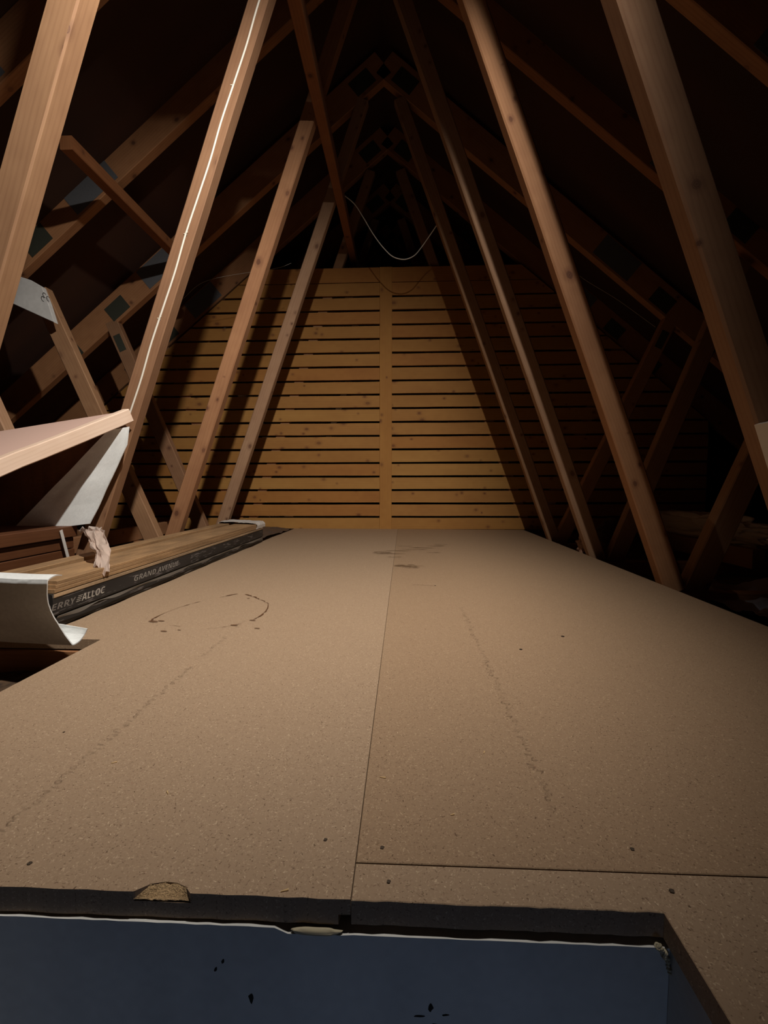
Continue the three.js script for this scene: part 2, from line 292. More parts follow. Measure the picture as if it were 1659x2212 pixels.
{ // knocks and old nail holes in the paint
  seed = 44; M.knock = new THREE.MeshStandardMaterial({ color: 0x15120f, roughness: 0.9 });
  for (const [x, y, w, h, r] of [[-0.1495, -0.0605, .0011, .0024, -.6], [-0.1435, -0.0535, .0011, .0023, -.6], [-0.121, -0.084, .0022, .0045, 0], [0.023, -0.085, .0022, .0042, 0], [0.027, -0.1, .005, .0018, -.2], [0.014, -0.0925, .0042, .0007, .05], [0.035, -0.0905, .0038, .0006, .1], [0.118, -0.104, .0016, .0022, 0]]) {
    const s = new THREE.Shape(); for (let i = 0; i < 9; i++) { const a = i / 9 * 6.283, q = rr(0.6, 1.15); const px = Math.cos(a) * w * q, py = Math.sin(a) * h * q; const X = px * Math.cos(r) - py * Math.sin(r), Y = px * Math.sin(r) + py * Math.cos(r); i ? s.lineTo(X, Y) : s.moveTo(X, Y); }
    mesh('paint_knock', new THREE.ExtrudeGeometry(s, { depth: 0.0006, bevelEnabled: false }).translate(x, y, -LZ - 0.0002), M.knock, hatch);
  }
  // a dried bead of filler left on the lining and a clot in the corner
  M.filler = new THREE.MeshStandardMaterial({ color: 0xb8ad92, roughness: 0.8 });
  const bead = new THREE.SphereGeometry(1, 24, 12); const p = bead.attributes.position;
  for (let i = 0; i < p.count; i++) { const x = p.getX(i), y = p.getY(i), z = p.getZ(i), k = 1 + 0.18 * noise3(x * 3, y * 3, z * 3, 4); p.setXYZ(i, Math.sign(x) * Math.pow(Math.abs(x), 0.6) * 0.0195 * k, y * 0.0026 * k, z * 0.0026 * k); }
  bead.computeVertexNormals(); mesh('filler_bead', bead.translate(-0.0685, -0.0252, -LZ - 0.0008), M.filler, hatch);
  const clots = []; for (let i = 0; i < 12; i++) { const t = i / 11; const s = new THREE.IcosahedronGeometry(rr(0.0014, 0.0028), 2); const q = s.attributes.position; for (let j = 0; j < q.count; j++) { const k = 1 + 0.35 * noise3(q.getX(j) * 900, q.getY(j) * 900, q.getZ(j) * 900 + i, 8); q.setXYZ(j, q.getX(j) * k, q.getY(j) * k, q.getZ(j) * k); } s.computeVertexNormals(); clots.push(s.translate(0.1965 + 0.009 * t + rr(-.001, .001), -0.024 - 0.02 * t * t + rr(-.001, .001), -LZ + 0.0022)); }
  mesh('filler_clot', mergeGeometries(clots), M.filler, hatch);
}
// the room below: plain shell with one daylit window
M.plaster = new THREE.MeshStandardMaterial({ color: 0xb9b6b0, roughness: 0.9 });
M.boards = woodMat(T.plank, 0xb09478);
const low = (x0, x1, y0, y1, z0, z1) => liningGeo(x0, x1, y0, y1, z0, z1);
struct(mesh('wall_below_front', low(-1.7, 1.7, -2.75, LB, 1.7, 1.8), M.plaster));
struct(mesh('wall_below_rear', mergeGeometries([low(-1.7, -0.65, -2.75, LB, -1.8, -1.7), low(0.45, 1.7, -2.75, LB, -1.8, -1.7), low(-0.65, 0.45, -2.75, -1.92 - 0.0, -1.8, -1.7), low(-0.65, 0.45, -0.92, LB, -1.8, -1.7)]), M.plaster));
struct(mesh('wall_below_left', low(-1.8, -1.7, -2.75, LB, -1.8, 1.8), M.plaster));
struct(mesh('wall_below_right', low(1.7, 1.8, -2.75, LB, -1.8, 1.8), M.plaster));
struct(mesh('floor_below', low(-1.8, 1.8, -2.85, -2.75, -1.8, 1.8), M.boards));
{ // ceiling of that room, with the hatch hole
  const s = new THREE.Shape([[-3.2, -1.9], [3.2, -1.9], [3.2, 6], [-3.2, 6]].map(p => new THREE.Vector2(...p)));
  s.holes.push(new THREE.Path([[HATCH.x0 - 0.004, -0.355], [HATCH.x0 - 0.004, LZ], [LX, LZ], [LX, -0.355]].map(p => new THREE.Vector2(...p))));
  const g = new THREE.ExtrudeGeometry(s, { depth: 0.02, bevelEnabled: false }).rotateX(-Math.PI / 2).translate(0, LB, 0); struct(mesh('ceiling_below', g, M.plaster));
}
const pane = struct(mesh('window_1', low(-0.65, 0.45, -1.92, -0.92, -1.78, -1.77), new THREE.MeshStandardMaterial({ color: 0x0a0d12, emissive: new THREE.Color(0.55, 0.72, 1.0), emissiveIntensity: 0.25, roughness: 0.3 })));
mesh('window_frame', mergeGeometries([low(-0.69, 0.49, -0.93, -0.89, -1.76, -1.68), low(-0.69, 0.49, -1.95, -1.91, -1.76, -1.68), low(-0.69, -0.65, -1.95, -0.89, -1.76, -1.68), low(0.45, 0.49, -1.95, -0.89, -1.76, -1.68), low(-0.12, -0.08, -1.92, -0.92, -1.76, -1.71)]), M.paint, pane);

// ---------------------------------------------------------------- roof: deck, gables
const RA = { x: -0.12, y: 2.26, k: 0.83, d: 0.148 };        // rafters: underside at the ridge, slope, depth
const under = x => RA.y - RA.k * Math.abs(x - RA.x);
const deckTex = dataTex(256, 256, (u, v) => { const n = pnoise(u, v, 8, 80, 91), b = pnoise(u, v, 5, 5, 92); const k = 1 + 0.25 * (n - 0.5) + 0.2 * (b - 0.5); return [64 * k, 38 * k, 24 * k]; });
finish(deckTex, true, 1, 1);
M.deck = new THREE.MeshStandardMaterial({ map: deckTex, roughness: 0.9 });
const roof = struct(group('ceiling'));
{
  const c = 1 / Math.cos(Math.atan(RA.k)), vt = RA.d * c;
  for (const s of [-1, 1]) {
    const a = E(RA.x, RA.y + vt + 0.011 * c, -1.7), b = E(RA.x + s * 3.35, RA.y + vt + 0.011 * c - RA.k * 3.35, -1.7); const A = a.clone().lerp(b, 0.5), L = a.distanceTo(b);
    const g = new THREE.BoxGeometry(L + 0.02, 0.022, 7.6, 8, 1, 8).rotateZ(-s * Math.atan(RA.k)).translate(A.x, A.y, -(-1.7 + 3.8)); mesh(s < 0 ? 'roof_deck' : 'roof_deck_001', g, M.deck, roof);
  }
}
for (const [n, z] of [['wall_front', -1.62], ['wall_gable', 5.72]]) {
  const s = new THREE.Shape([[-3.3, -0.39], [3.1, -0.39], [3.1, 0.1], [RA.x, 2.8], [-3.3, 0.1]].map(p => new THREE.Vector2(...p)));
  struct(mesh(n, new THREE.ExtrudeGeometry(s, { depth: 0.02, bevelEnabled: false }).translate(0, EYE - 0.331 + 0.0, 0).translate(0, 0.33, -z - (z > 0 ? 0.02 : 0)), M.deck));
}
for (const s of [-1, 1]) struct(mesh(s < 0 ? 'wall_left' : 'wall_right', low(s < 0 ? -3.36 : 3.06, s < 0 ? -3.3 : 3.12, LB, 0.62, -1.7, 5.8), M.deck));

// ---------------------------------------------------------------- roof trusses
const WL = 0.0625, WR = 0.0665, TT = 0.048;
M.plate = [new THREE.MeshStandardMaterial({ color: 0x6c6e72, roughness: 0.55, metalness: 0.35 }), new THREE.MeshStandardMaterial({ color: 0x44463c, roughness: 0.6, metalness: 0.35 })];
function nailPlate(w, h, cols) { // galvanised plate with rows of pressed teeth slots standing proud
  const gs = [box(w, h, 0.0012)]; const nx = Math.max(2, Math.round(w / 0.013)), ny = Math.max(2, Math.round(h / 0.022));
  for (let i = 0; i < nx; i++) for (let j = 0; j < ny; j++) gs.push(box(0.0035, 0.011, 0.0008, (i + 0.5) / nx * w - w / 2, (j + 0.5 + (i % 2 ? 0.2 : -0.2)) / ny * h - h / 2, 0.0008));
  return mergeGeometries(gs);
}
const plateGeo = { big: nailPlate(0.25, 0.125), mid: nailPlate(0.13, 0.09), small: nailPlate(0.085, 0.085), strip: nailPlate(0.042, 0.1) };
const trussLabels = [
  'nearest roof truss, whose right web carries the work lamp',
  'roof truss whose broad left web fills the upper left corner of the view',
  'roof truss with the white cord stapled down its left web',
  'roof truss next beyond the one with the white cord',
  'roof truss standing closest in front of the slatted wall',
  'roof truss on whose front the slatted boards are nailed',
  'first free roof truss seen above the slatted wall',
  'dim roof truss deep behind the slatted wall, next to last',
  'dimmest and farthest roof truss behind the slatted wall'];
const trusses = [];
for (let n = 0; n < 9; n++) {
  seed = 700 + n * 31;
  const z = n ? 0.3404 + 0.6 * n : 0.368, zc = z + TT / 2, t = group('roof_truss', E(RA.x, -EYE, zc)), o = E(RA.x, -EYE, zc);
  tag(t, trussLabels[n], 'roof truss', null);
  const part = (name, g, m) => mesh(name, g.translate(-o.x, -o.y, -o.z), m, t);
  const cw = m => m[Math.floor(rnd() * m.length)];
  const dy = n === 3 ? 0.05 : n === 4 ? -0.035 : 0;
  const h2 = RA.d / 2 / Math.cos(Math.atan(RA.k));
  // rafters
  for (const s of [-1, 1]) {
    const xe = RA.x + s * 3.05, xr = RA.x + s * 0.004;
    part('rafter', beamGeo(E(xe, under(xe) + h2 + dy, zc), E(xr, under(xr) + h2 + dy, zc), RA.d, TT, undefined, 0.003), cw(M.rafter));
  }
  part('tie_beam', beamGeo(E(-3.1, -0.413, zc), E(2.9, -0.413, zc), 0.115, TT), cw(M.rafter));
  // long webs from the ridge to the floor, short webs out to the middle of the rafters
  const lx = y => -0.9958 + 0.357 * y, rx = y => 0.7559 - 0.369 * y;
  part('web', beamGeo(E(lx(-0.354), -0.354, zc), E(lx(2.13), 2.13, zc), WL, TT, undefined, 0.0035, 10, 0.0016), M.web[n % 4]);
  part('web', beamGeo(E(rx(-0.354), -0.354, zc), E(rx(2.13), 2.13, zc), WR, TT, undefined, 0.0045, 10, 0.0016), M.web[(n + 1) % 4]);
  const sl = n === 3 ? [-1.298, 0.435] : n === 4 ? [-1.325, 0.42] : [-1.31, 0.425], sr = n === 3 ? [1.093, 0.381] : n === 4 ? [1.07, 0.463] : [1.09, 0.41];
  const topL = (RA.y + RA.k * (sl[0] - RA.x)) / (1 + RA.k * sl[1]), topR = (RA.y - RA.k * (sr[0] - RA.x)) / (1 + RA.k * sr[1]);
  const cut = n === 3 ? 0.07 : 0;
  part('web', beamGeo(E(sl[0] + 0.354 * sl[1], -0.354, zc), E(sl[0] - sl[1] * (topL - cut), topL + 0.004 - cut, zc), 0.075, TT, undefined, 0.0035, 4, 0.001), M.web[(n + 2) % 4]);
  part('web', beamGeo(E(sr[0] - 0.354 * sr[1], -0.354, zc), E(sr[0] + sr[1] * topR, topR + 0.004, zc), 0.075, TT, undefined, 0.0035, 4, 0.001), M.web[(n + 3) % 4]);
  // nail plates on the near face
  const put = (g, m, x, y, a) => { const p = mesh('nail_plate', g, m, t); p.position.copy(E(x, y, z - 0.0012)).sub(o); p.rotation.z = a; };
  const sA = Math.atan(RA.k);
  for (const s of [-1, 1]) {
    const X = x => RA.x + s * x, a = -s * sA;
    put(plateGeo.big, M.plate[0], X(1.30), under(X(1.30)) + dy + 0.10, a);
    put(plateGeo.mid, M.plate[1], X(1.555), under(X(1.555)) + dy + 0.078, a);
    put(plateGeo.small, M.plate[1], X(1.825), under(X(1.825)) + dy + 0.055, a);
    put(plateGeo.mid, M.plate[1], X(0.12), under(X(0.12)) + dy + 0.09, a);
  }
  put(plateGeo.strip, M.plate[1], sl[0] - sl[1] * (topL - 0.12), topL - 0.12, Math.atan(sl[1]));
  put(plateGeo.strip, M.plate[1], sr[0] + sr[1] * (topR - 0.12), topR - 0.12, -Math.atan(sr[1]));
  trusses.push(t);
}
// longitudinal braces and runners
M.brace = woodMat(T.rafter, 0xd8c4ae);
const zbar = (name, x, y, z0, z1, w, h, m, label, cat) => tag(mesh(name, timberZ(x, y, z0, z1, w, h), m), label, cat);
function timberZ(x, y, z0, z1, w, h) { return beamGeo(E(x, y, z0), E(x, y, z1), w, h, new THREE.Vector3(0, 1, 0)); }
seed = 5; zbar('long_brace', -0.366, 1.61, 0.2, 5.4, 0.046, 0.066, M.brace, 'long batten high along the inner edges of the left webs', 'brace');
zbar('long_brace', -1.262, 1.262, 1.78, 2.78, 0.05, 0.05, M.brace, 'long batten under the left rafters beside the grey nail plates', 'brace');
zbar('runner_beam', 1.445, -0.312, 1.955, 3.28, 0.048, 0.082, M.web[2], 'timber runner lying on the joists outside the right webs', 'beam');
zbar('runner_beam', -1.64, -0.314, 1.75, 3.28, 0.048, 0.08, M.web[3], 'timber runner lying on the joists behind the flooring pile', 'beam');

// ---------------------------------------------------------------- slatted end wall
const wall = struct(group('wall_back', E(0, -EYE, ZW)));
{
  const o = E(0, -EYE, ZW), p = 0.0954, bh = 0.0815, th = 0.02, y0 = -0.2444;    // y0: centre of the lowest gap
  let k = 0;
  // each board: its outer end sawn along the roof slope
  const add = (side, ya, yb, m) => {
    seed = 2000 + 13 * k; const tilt = 0.0043 + rr(-0.0008, 0.0008), dz = rr(0, 0.0016); ya += rr(0, 0.0008); yb -= rr(0, 0.0008);
    const end = y => RA.x + side * Math.min(2.2, (RA.y - y) / RA.k - 0.03), xi = side < 0 ? -0.1703 : -0.0842;
    const sh = new THREE.Shape(), N = 12, b0 = [], t0 = [];
    for (let i = 0; i <= N; i++) { const f = i / N, xb = xi + (end(ya) - xi) * f, xt = xi + (end(yb) - xi) * f; b0.push([xb, ya + tilt * xb + rr(-0.0009, 0.0009)]); t0.push([xt, yb + tilt * xt + rr(-0.0009, 0.0009)]); }
    [...b0, ...t0.reverse()].forEach((q, i) => i ? sh.lineTo(...q) : sh.moveTo(...q));
    const g = new THREE.ExtrudeGeometry(sh, { depth: th, bevelEnabled: false }), uv = g.attributes.uv, u0 = rnd(), v0 = rnd();
    for (let i = 0; i < uv.count; i++) { const a = uv.getX(i), c = uv.getY(i); uv.setXY(i, u0 + c / 0.3, v0 + a / 1.2); }
    mesh(k ? 'board_' + String(k).padStart(3, '0') : 'board', g.translate(0, EYE - 0.0, -ZW - 0.002 - dz - th).translate(-o.x, -o.y, -o.z), m, wall); k++;
  };
  for (let r = 0; r < 19; r++) {
    const ya = r ? y0 + (r - 1) * p + (p - bh) / 2 : -0.331, yb = r === 0 ? y0 - (p - bh) / 2 : r === 18 ? 1.477 : y0 + (r - 1) * p + (p - bh) / 2 + bh;
    for (const side of [-1, 1]) add(side, ya - (r === 18 ? 0.0062 : 0), yb + (r === 17 ? 0.004 : 0), M.board[Math.floor(hash(r, side + 2, 3) * 4)]);
  }
  seed = 77; const pg = beamGeo(E(-0.127, -0.331, ZW + 0.001 + 0.0105), E(-0.127, 1.477, ZW + 0.001 + 0.0105), 0.0852, 0.0225, new THREE.Vector3(0, 0, 1), 0.0015);
  mesh('post', pg.translate(-o.x, -o.y, -o.z), M.post, wall);
}

// ---------------------------------------------------------------- insulation bays left and right of the floor
const woolTex = dataTex(256, 256, (u, v) => { const n = pnoise(u, v, 60, 60, 21) * 0.6 + pnoise(u, v, 16, 16, 22) * 0.4; const k = 0.55 + 0.9 * n; return [78 * k, 58 * k, 40 * k]; });
M.wool = new THREE.MeshStandardMaterial({ map: woolTex, bumpMap: woolTex, bumpScale: 0.01, roughness: 1 });
function woolBed(x0, x1, z0, z1, hgt) {
  const g = new THREE.PlaneGeometry(x1 - x0, z1 - z0, 60, 90).rotateX(-Math.PI / 2).translate((x0 + x1) / 2, 0, -(z0 + z1) / 2), p = g.attributes.position;
  for (let i = 0; i < p.count; i++) { const x = p.getX(i), z = -p.getZ(i); p.setY(i, EYE + hgt(x, z) + 0.02 * noise3(x * 9, z * 9, 1) + 0.008 * noise3(x * 30, z * 30, 2)); }
  g.computeVertexNormals(); const uv = g.attributes.uv; for (let i = 0; i < uv.count; i++) uv.setXY(i, p.getX(i) * 2, p.getZ(i) * 2); return g;
}
const bumpAt = (x, z, cx, cz, rx, rz, h) => h * Math.exp(-(((x - cx) / rx) ** 2 + ((z - cz) / rz) ** 2));
const bedR = mesh('insulation_bed', woolBed(0.83, 3.05, -1.5, 5.6, (x, z) => -0.405 + bumpAt(x, z, 1.22, 2.75, 0.16, 0.2, 0.2) + bumpAt(x, z, 1.05, 2.55, 0.1, 0.1, 0.1)), M.wool); tag(bedR, 'dark loose insulation between the joists right of the chipboard', 'insulation'); bedR.userData.kind = 'stuff';
const bedL = mesh('insulation_bed', woolBed(-3.25, -0.63, -1.5, 5.6, (x, z) => -0.40), M.wool); tag(bedL, 'dark loose insulation between the joists left of the chipboard', 'insulation'); bedL.userData.kind = 'stuff';

// ---------------------------------------------------------------- pile of flooring along the left webs
const SX = -0.775, kraftTex = dataTex(256, 512, (u, v) => { const n = pnoise(u, v, 70, 9, 41), b = pnoise(u, v, 8, 12, 42), f = pnoise(u, v, 120, 200, 43); const k = 1 + 0.16 * (n - 0.5) + 0.22 * (b - 0.5) + 0.1 * (f - 0.5); return [164 * k, 137 * k, 106 * k]; });
M.kraft = new THREE.MeshStandardMaterial({ map: kraftTex, roughness: 0.8 });
const scuff = dataTex(512, 256, (u, v) => { const n = pnoise(u, v, 40, 30, 51), f = pnoise(u, v, 160, 50, 52), b = pnoise(u, v, 9, 6, 53); let k = 30 + 26 * (b - 0.3); if (n * f > 0.5) k += 60; return [k * 1.0, k * 0.94, k * 0.92]; });
M.black = new THREE.MeshStandardMaterial({ map: scuff, roughness: 0.62 });
M.tapeWhite = new THREE.MeshStandardMaterial({ color: 0xcfcac4, roughness: 0.45 });
{ // lower carton, thin, ragged upper edge
  const g = group('flooring_carton', E(SX - 0.1, -EYE, 1.78)), o = g.position.clone();
  tag(g, 'flat scuffed dark carton at the bottom of the flooring pile', 'carton');
  seed = 61; mesh('carton_body', beamGeo(E(SX - 0.115, -0.3165, 0.995), E(SX - 0.115, -0.3165, 2.56), 0.218, 0.028, new THREE.Vector3(0, 1, 0), 0.004, 14, 0.0025).translate(-o.x, -o.y, -o.z), M.black, g);
  const flap = sheet((u, v) => { const z = 1.0 + 1.54 * u; return E(SX + 0.004 + 0.004 * v * noise3(z * 9, 0, 1), -0.300 + 0.006 * noise3(z * 14, 3, 2) * v - 0.006 * v, z).sub(o); }, 90, 2, 0.0012); mesh('torn_flap', flap, M.tapeWhite.clone(), g).material.color.set(0x6f6962);
}
{ // upper carton with the maker's print
  const g = group('flooring_carton', E(SX - 0.1, -EYE, 1.78)), o = g.position.clone();
  tag(g, 'long dark flooring carton with white printed lettering on its side', 'carton');
  seed = 62; mesh('carton_body', beamGeo(E(SX - 0.108, -0.2745, 0.992), E(SX - 0.108, -0.2745, 2.545), 0.216, 0.05, new THREE.Vector3(0, 1, 0), 0.003, 1).translate(-o.x, -o.y, -o.z), M.black, g);
  mesh('top_strip', beamGeo(E(SX + 0.0006, -0.2535, 0.995), E(SX + 0.0006, -0.2535, 2.54), 0.002, 0.008, new THREE.Vector3(0, 1, 0), 0.0004).translate(-o.x, -o.y, -o.z), M.kraft, g);
  const c = document.createElement('canvas'); c.width = 2048; c.height = 64; const x = c.getContext('2d');
  x.clearRect(0, 0, 2048, 64); const k = 2048 / 1.5;           // canvas left = near end
  x.fillStyle = 'rgba(190,182,172,0.95)'; x.textBaseline = 'middle';
  const word = (t, z, wid, h, italic, a) => { x.save(); x.globalAlpha = a; x.font = `${italic ? 'italic ' : ''}bold ${h}px sans-serif`; const m = x.measureText(t).width; x.translate((z - 0.98) * k, 33); x.scale(wid * k / m, 1); x.fillText(t, 0, 0); x.restore(); };
  word('BERRY', 0.962, 0.098, 34, true, 0.35); for (let i = 0; i < 4; i++) x.fillRect((1.064 + 0.003 * (3 - i) - 0.98) * k, 20 + i * 7, 0.016 * k, 3);
  word('ALLOC', 1.083, 0.087, 40, true, 0.9); word('GRAND AVENUE', 1.3, 0.27, 38, true, 0.55);
  x.globalAlpha = 0.4; x.fillRect((1.07 - 0.98) * k, 56, 0.05 * k, 2);
  const t = new THREE.CanvasTexture(c); t.colorSpace = THREE.SRGBColorSpace; t.magFilter = THREE.LinearFilter; t.needsUpdate = true;
  const pl = new THREE.PlaneGeometry(1.5, 0.036).rotateY(Math.PI / 2);
  const lab = mesh('printed_lettering', pl.translate(SX + 0.0006 - o.x, -0.278 + EYE - o.y, -1.73 - o.z), new THREE.MeshStandardMaterial({ map: t, transparent: true, roughness: 0.6 }), g); lab.castShadow = false; lab.userData.label = 'white capital lettering printed on the carton';
}
{ // tan planks on top, ends wrapped in white tape
  const g = group('floor_plank_stack', E(SX - 0.1, -EYE, 1.78)), o = g.position.clone();
  tag(g, 'stack of tan grooved floor planks lying on the dark cartons', 'planks');
  M.tan = woodMat(kraftTex, 0xf0e4d4, 0.7, 0.0004);
  for (const [x, w, y, h, z0, z1] of [[SX - 0.1025, 0.203, -0.2442, 0.0088, 1.0, 2.555], [SX - 0.1012, 0.2, -0.2352, 0.0088, 1.005, 2.56]]) { seed = 300 + Math.round(y * 1e4); mesh('plank', beamGeo(E(x, y, z0), E(x, y, z1), w, h, new THREE.Vector3(0, 1, 0), 0.001, 1).translate(-o.x, -o.y, -o.z), M.tan, g); }
  // the top plank shows its tongue and groove on the far edge
  for (const [x, w, y, h] of [[SX - 0.0645, 0.125, -0.2265, 0.0082], [SX - 0.139, 0.019, -0.229, 0.003], [SX - 0.175, 0.05, -0.2245, 0.0125]]) { seed = 400 + Math.round(x * -1e3); mesh('plank', beamGeo(E(x, y, 1.01), E(x, y, 2.565), w, h, new THREE.Vector3(0, 1, 0), 0.0012, 10, 0.001).translate(-o.x, -o.y, -o.z), M.tan, g); }
  const wrap = sheet((u, v) => { // tape folded over the far end
    const pr = [[SX + 0.003, -0.25], [SX + 0.004, -0.232], [SX - 0.01, -0.218], [SX - 0.08, -0.2155], [SX - 0.16, -0.211], [SX - 0.2, -0.213], [SX - 0.206, -0.24]], q = lerpPts(pr.map(a => new THREE.Vector3(a[0], a[1], 0)), u);
    const z = 2.43 + 0.15 * v + 0.035 * (pnoise(u, 0.5, 9, 3, 3) - 0.5) * (1 - v); const n = 0.0045 * noise3(u * 16, v * 9, 3); return E(q.x, q.y + Math.abs(n) + 0.001, z).sub(o);
  }, 44, 14, 0.0008); mesh('tape_wrap', wrap, M.tapeWhite, g).userData.label = 'white tape folded over the far end';
}
{ // dark film trailing from the cartons to the wall
  M.film = new THREE.MeshStandardMaterial({ color: 0x4a4442, roughness: 0.4 });
  const g = mesh('plastic_film', sheet((u, v) => { const z = 2.575 + 0.71 * u, x = SX - 0.002 - 0.22 * v + 0.004 * noise3(z * 12, v * 4, 5); const h = 0.05 * (1 - u) * (0.35 + 0.65 * v) + 0.012 * v; return E(x, -0.327 + Math.max(0, h + 0.008 * noise3(z * 17, v * 9, 6)), z); }, 60, 20, 0.0012), M.film);
  tag(g, 'crumpled dark grey plastic film between the flooring pile and slatted wall', 'plastic film');
}
// ---------------------------------------------------------------- bundle of brown boards behind the pile, with clear film
{
  const g = group('board_bundle', E(-1.19, -EYE, 1.25)), o = g.position.clone();
  tag(g, 'bundle of dark brown boards behind the flooring pile at the left frame edge', 'boards');
  M.brownBoard = woodMat(T.rafter, 0x95847a, 0.55);
  for (let i = 0; i < 5; i++) { seed = 90 + i; const y = -0.335 + i * 0.0385 + 0.0185; mesh('board', beamGeo(E(-1.205 - (i < 4 ? 0.012 : 0) + rr(-.004, .004), y, 1.075 + rr(0, 0.02)), E(-1.205 - (i < 4 ? 0.012 : 0), y, 1.515 + rr(-0.01, 0)), 0.235, 0.036, new THREE.Vector3(0, 1, 0), 0.002).translate(-o.x, -o.y, -o.z), M.brownBoard, g); }
  mesh('strap', box(0.0014, 0.15, 0.012).rotateX(0.28).translate(E(-1.0835, -0.235, 1.455).x - o.x, E(0, -0.225, 0).y - o.y, -1.455 - o.z), M.tapeWhite, g);
}
{ // crumpled clear film hanging from the end of the bundle over the planks
  M.clear = new THREE.MeshPhysicalMaterial({ color: 0xe6d4c8, roughness: 0.3, transmission: 0.45, thickness: 0, side: THREE.DoubleSide });
  const A = E(-1.01, -0.152, 1.41), B = E(-0.905, -0.140, 1.37), C = E(-0.768, -0.222, 1.20), D = E(-0.805, -0.216, 1.19), tip = E(-0.766, -0.247, 1.165);
  const g = mesh('clear_film', sheet((u, v) => { // u across, v down
    const top = A.clone().lerp(B, u), bot = u < 0.7 ? D.clone().lerp(tip, u / 0.7) : tip.clone().lerp(C, (u - 0.7) / 0.3), p = top.lerp(bot, v);
    p.y += 0.026 * Math.sin(Math.PI * v) + 0.010 * Math.sin(Math.PI * u) + 0.007 * noise3(u * 9, v * 6, 5) + 0.004 * noise3(u * 21, v * 16, 7); p.x += 0.008 * noise3(u * 7, v * 8, 2); p.z += 0.008 * noise3(u * 6, v * 9, 9); return p;
  }, 40, 40, 0.0006), M.clear);
  tag(g, 'crumpled clear plastic film draped over the tan floor planks', 'plastic film');
}
// ---------------------------------------------------------------- framed panel leaning over the pile, white foam sheets
{
  const C = E(-0.898, 0.232, 1.505), P0 = E(-1.035, 0.05, 1.15), F = E(-1.325, 0.168, 1.505), g = group('framed_panel', C), o = C.clone();
  tag(g, 'panel with a pale timber edge leaning at the left frame edge', 'panel');
  const dN = P0.clone().sub(C), dF = F.clone().sub(C), nrm = dF.clone().cross(dN).normalize(); if (nrm.y < 0) nrm.negate();
  M.pinkBoard = new THREE.MeshStandardMaterial({ color: 0xd4b2a4, bumpMap: kraftTex, bumpScale: 0.0004, roughness: 0.75 });
  const e0 = new THREE.Vector3(), eN = dN.clone().multiplyScalar(1.75), eF = dF.clone().multiplyScalar(1.5);
  mesh('panel_board', sheet((u, v) => eN.clone().multiplyScalar(u).addScaledVector(eF, 0.05 + 0.95 * v).addScaledVector(nrm, -0.008), 6, 6, 0.014), M.pinkBoard, g);
  seed = 8; const rail = beamGeo(dN.clone().multiplyScalar(-0.01).addScaledVector(nrm, -0.018).add(new THREE.Vector3(-0.008, 0, 0)), eN.clone().addScaledVector(nrm, -0.018).add(new THREE.Vector3(-0.008, 0, 0)), 0.03, 0.042, nrm, 0.0025, 12, 0.002);
  const bb = new THREE.Shape([[-0.935, 0.19], [-1.04, -0.14], [-1.7, -0.19], [-1.7, 0.08]].map(p => new THREE.Vector2(...p)));
  mesh('back_board', new THREE.ExtrudeGeometry(bb, { depth: 0.004, bevelEnabled: false }).translate(-o.x, EYE - o.y, -1.527 - o.z), new THREE.MeshStandardMaterial({ map: kraftTex, color: 0xa88468, roughness: 0.8 }), g);
  M.rail = woodMat(pine([232, 204, 182], [206, 172, 146], [150, 112, 88], 3, 8), 0xffffff); mesh('edge_rail', rail, M.rail, g);
}
const foamTex = dataTex(256, 256, (u, v) => { const n = pnoise(u, v, 90, 90, 71), b = pnoise(u, v, 6, 20, 72); const k = 238 + 12 * (n - 0.5) + 10 * (b - 0.5); return [k * 0.985, k, k * 1.0]; });
M.foam = new THREE.MeshStandardMaterial({ map: foamTex, bumpMap: foamTex, bumpScale: 0.001, roughness: 0.7 });
{ // curved white sheet hanging below the panel
  const R = [[-0.886, 0.178], [-0.893, 0.12], [-0.922, 0.062], [-0.945, 0.015], [-0.968, -0.029], [-0.995, -0.085], [-1.022, -0.136]];
  const g = mesh('foam_sheet', sheet((u, v) => { const q = lerpPts(R.map(a => new THREE.Vector3(a[0], a[1], 0)), v); const L = new THREE.Vector3(-0.955 - 0.345 * v, 0.165 - 0.335 * v, 0); const p = q.clone().lerp(L, u); return E(p.x, p.y, 1.492 - 0.006 * Math.exp(-u * 9) * (0.3 + v) + 0.004 * noise3(u * 5, v * 5, 1)); }, 40, 24, 0.003), M.foam);
  tag(g, 'white foam sheet with a curved edge hanging below the leaning panel', 'foam sheet');
}
